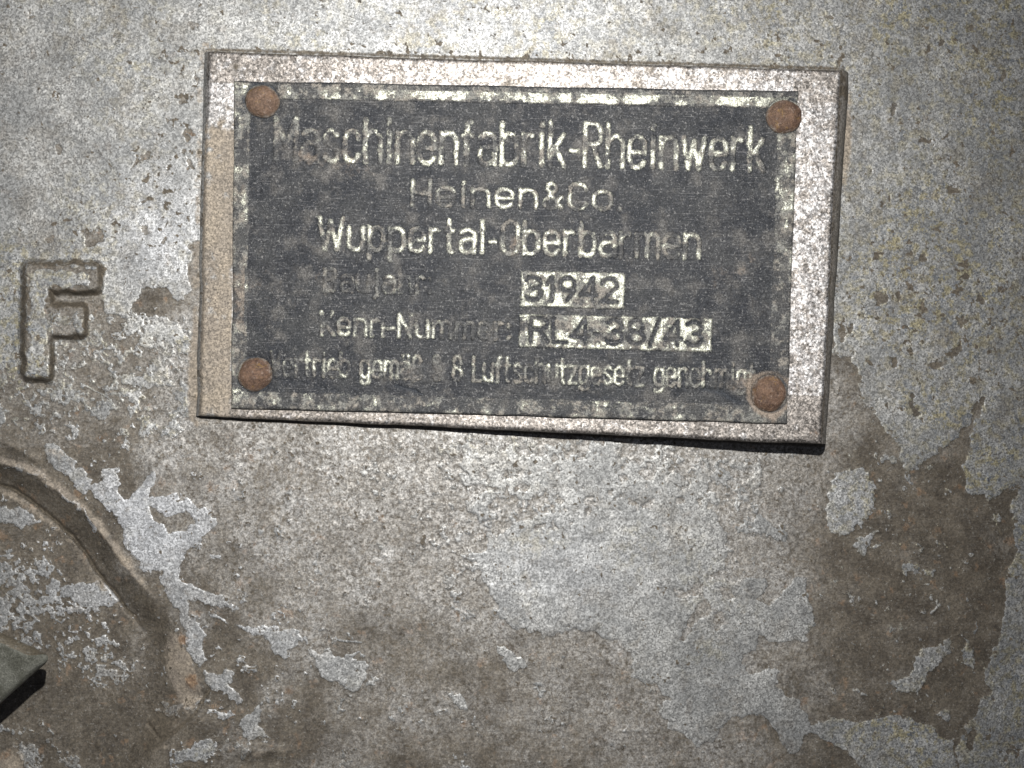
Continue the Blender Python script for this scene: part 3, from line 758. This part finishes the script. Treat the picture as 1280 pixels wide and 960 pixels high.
    g1 = sd_line(ca, cb, [(205, 372), (222, 376), (238, 380), (250, 372)]); g2 = sd_line(ca, cb, [(590, 366), (612, 370), (634, 382)])
    g3 = sd_line(ca, cb, [(40, 88), (60, 75), (75, 66)]); g4 = sd_line(ca, cb, [(62, 370), (90, 372), (150, 386), (260, 388)])
    gouge = np.maximum(.9 * np.exp(-(g1 / 2.6) ** 2) * (f15 > -.4), .85 * np.exp(-(g2 / 4.0) ** 2)) + .35 * np.exp(-(g3 / 3) ** 2) + .25 * np.exp(-(g4 / 3) ** 2)
    for (ru, rv, rr) in RIVETS:
        dd = np.hypot(U - ru, V - rv)
        gouge = gouge + .75 * np.exp(-((dd - rr - .3) / 1.6) ** 2)
    gouge = np.clip(gouge, 0, 1)
    # relief
    h = 4.2 - 3.2 * skirt
    h = h + 1.25 * ss(-1.5, 1.0, sd) * (skirt < .1) - 1.6 * gouge + .30 * f15 + .45 * fbm(ca, cb, 120, 150, 2) + .18 * fbm(ca, cb, 5, 160, 2)
    h = h - 1.2 * (1 - ss(0, 2.5, np.minimum(np.minimum(ca, PW - ca), np.minimum(cb, PH - cb))))
    # the sheet is dished round its rivets
    for (ru, rv, rr) in RIVETS:
        dd = np.hypot(U - ru, V - rv); h = h - 1.8 * np.exp(-((dd - rr) / 7) ** 2)
    ou, ov = np.sign(A - ca) * skirt * .8, np.sign(B - cb) * skirt * .8
    w_ = 1 - ss(0, 12, np.minimum(np.minimum(ca, PW - ca), np.minimum(cb, PH - cb)))
    P = true_pos(U + ou + .9 * w_ * fbm(ca, cb, 60, 170, 3), V + ov + .9 * w_ * fbm(ca, cb, 60, 180, 3), h)
    attrs = dict(raised=np.where(skirt > .1, -8, sd), vis=np.clip(vis, -.1, 1.2), tan=np.clip(tan, 0, 1), gouge=gouge)
    lab = gid[:-1, :-1]
    res = grid_split(P, attrs, lab)
    objs = {}
    for l in sorted(res):
        P_, q, at = res[l]; ctr = P_.mean(0)
        if l == 0: nm, par, lb = 'plate_face', plate, None
        elif pieces[l][0] == 'border': nm, par, lb = 'border', plate, None
        elif pieces[l][0] == 'number_field': nm, par, lb = 'number_field', plate, 'light field stamped ' + pieces[l][1]
        elif pieces[l][0] == 'digit': nm, par, lb = 'digit', objs[pieces[l][1]], None
        else: nm, par, lb = 'letter', plate, None
        o = link(nm, raw_mesh(nm, P_, q, at, ctr), M_PLATE, par, ctr)
        if lb: o['label'] = lb
        objs[l] = o

def build_rivet(plate, cu, cv, r, seed):
    nr, na = 22, 72
    H0 = 11.5
    cu = 640 + (cu - 640) * (1 - 7 / D); cv = 480 + (cv - 480) * (1 - 7 / D)
    R_ = np.concatenate([np.linspace(0.02, 1, nr), [1.0]]).astype(np.float32)
    T = np.linspace(0, 2 * math.pi, na + 1).astype(np.float32)
    RR, TT = np.meshgrid(R_, T)
    wob = 1 + .035 * np.sin(TT * 2 + seed) + .02 * np.sin(TT * 5 + seed * 2)
    u = cu + r * RR * wob * np.cos(TT); v = cv + r * RR * wob * np.sin(TT)
    f = fbm(u, v, 11, 200 + seed * 9, 4, .6)
    h = 2.4 + H0 * np.clip(1 - RR ** 2.2, 0, 1) ** .75 + 1.4 * f
    h[:, -1] = 0.5
    P = true_pos(u, v, h)
    lab = np.zeros((na, len(R_) - 1), np.int32)
    (P_, q, at), = grid_split(P, dict(rim=.8 * ss(.86, 1.0, RR + .08 * f)), lab).values()
    ctr = np.array(true_pos(np.float64(cu), np.float64(cv), np.float64(3)))
    q = q[:, ::-1]
    return link('rivet', raw_mesh('rivet', P_, q, at, ctr), M_RUST, plate, ctr)

# ------------------------------------------------------------------ lug at the left edge
def build_lug():
    out = [(-118, 742), (-60, 762), (-20, 782), (0, 790), (21, 800), (42, 809), (57, 817), (62, 821), (58, 829), (42, 842), (27, 856), (12, 869), (-2, 882), (-30, 902), (-70, 925), (-118, 935)]
    # densify
    pts = []
    for (p, q) in zip(out, out[1:] + out[:1]):
        L = max(int(math.hypot(q[0] - p[0], q[1] - p[1]) / 3), 1)
        for i in range(L): pts.append((p[0] + (q[0] - p[0]) * i / L, p[1] + (q[1] - p[1]) * i / L))
    pts = np.array(pts, np.float32)
    for _ in range(2): pts = (np.roll(pts, 1, 0) + 2 * pts + np.roll(pts, -1, 0)) / 4
    cen = np.array([-55, 843], np.float32)
    nrm = np.roll(pts, -1, 0) - np.roll(pts, 1, 0)
    nrm = np.stack([nrm[:, 1], -nrm[:, 0]], 1); nrm /= np.linalg.norm(nrm, axis=1, keepdims=True) + 1e-9
    up = np.clip(-(nrm[:, 1]), 0, 1)        # edge that faces up carries a wide slope
    rings = []; flank = []
    #  (inset of plain edge, inset of sloping edge, height)
    for k, (i0, i1, hh) in enumerate([(10, 10, 30), (3, 3, 42), (0, 0, 54), (0, 0, 60), (1, 3, 64), (2, 7, 67), (4, 11, 70), (6, 14, 71.5)]):
        ins = i0 + (i1 - i0) * up
        p = pts - nrm * ins[:, None] * ss(2, 26, np.hypot(pts[:, 0] - 62, pts[:, 1] - 821))[:, None]
        rings.append((p, hh)); flank.append(np.clip(up * 1.4, 0, 1) * (k < 7))
    for j in range(1, 14):
        t = j / 14
        p = rings[7][0] * (1 - t) + cen * t
        rings.append((p, 71.5 + 2.0 * t)); flank.append(np.zeros(len(pts)))
    PU = np.array([r[0][:, 0] for r in rings]); PV = np.array([r[0][:, 1] for r in rings])
    PH_ = np.array([np.full(len(pts), r[1]) for r in rings], np.float32)
    FL = np.array(flank)
    PU = np.concatenate([PU, PU[:, :1]], 1); PV = np.concatenate([PV, PV[:, :1]], 1); PH_ = np.concatenate([PH_, PH_[:, :1]], 1); FL = np.concatenate([FL, FL[:, :1]], 1)
    PH_ = PH_ + 1.2 * fbm(PU, PV, 24, 300, 4)
    P = view_pos(PU, PV, PH_)
    lab = np.zeros((P.shape[0] - 1, P.shape[1] - 1), np.int32)
    (P_, q, at), = grid_split(P, dict(flank=FL), lab).values()
    base = np.array(view_pos(np.float64(-90), np.float64(860), np.float64(-40)))
    root = empty('cast_lug', base)
    tag(root, 'grey-green cast metal lug jutting in over the recess at the left edge', 'metal lug')
    ctr = P_.mean(0)
    link('lug_head', raw_mesh('lug_head', P_, q, at, ctr), M_LUG, root, ctr)
    # post that carries it, fixed in the recess beyond the frame
    T = np.linspace(0, 2 * math.pi, 41); Hh = np.array([-70, -40, -36, -20, 10, 45], float); Rr = np.array([38, 38, 34, 30, 28, 28], float)
    TT, HH = np.meshgrid(T, Hh); RR = Rr[:, None] + 0 * TT
    P = true_pos(-82 + RR * np.cos(TT), 850 + RR * np.sin(TT), HH)
    (P_, q, at), = grid_split(P, dict(flank=np.ones_like(TT)), np.zeros((len(Hh) - 1, 40), np.int32)).values()
    ctr = P_.mean(0)
    link('post', raw_mesh('post', P_, q, at, ctr), M_LUG, root, ctr)

# ------------------------------------------------------------------ assemble
house = empty('machine_housing', (0, 30 * S, -480 * S))
tag(house, 'weathered cast metal machine housing with flaking silver-grey coat', 'machine housing')
build_housing(house)
build_pad(house)
plate = empty('nameplate', (0, -4 * S, (480 - 315) * S))
tag(plate, 'worn dark rectangular nameplate with raised German lettering, held by four rusty rivets', 'nameplate')
build_plate(plate)
for i, (a_, b_, r_) in enumerate(RIVETS): build_rivet(plate, a_, b_, r_, i + 1)
build_lug()
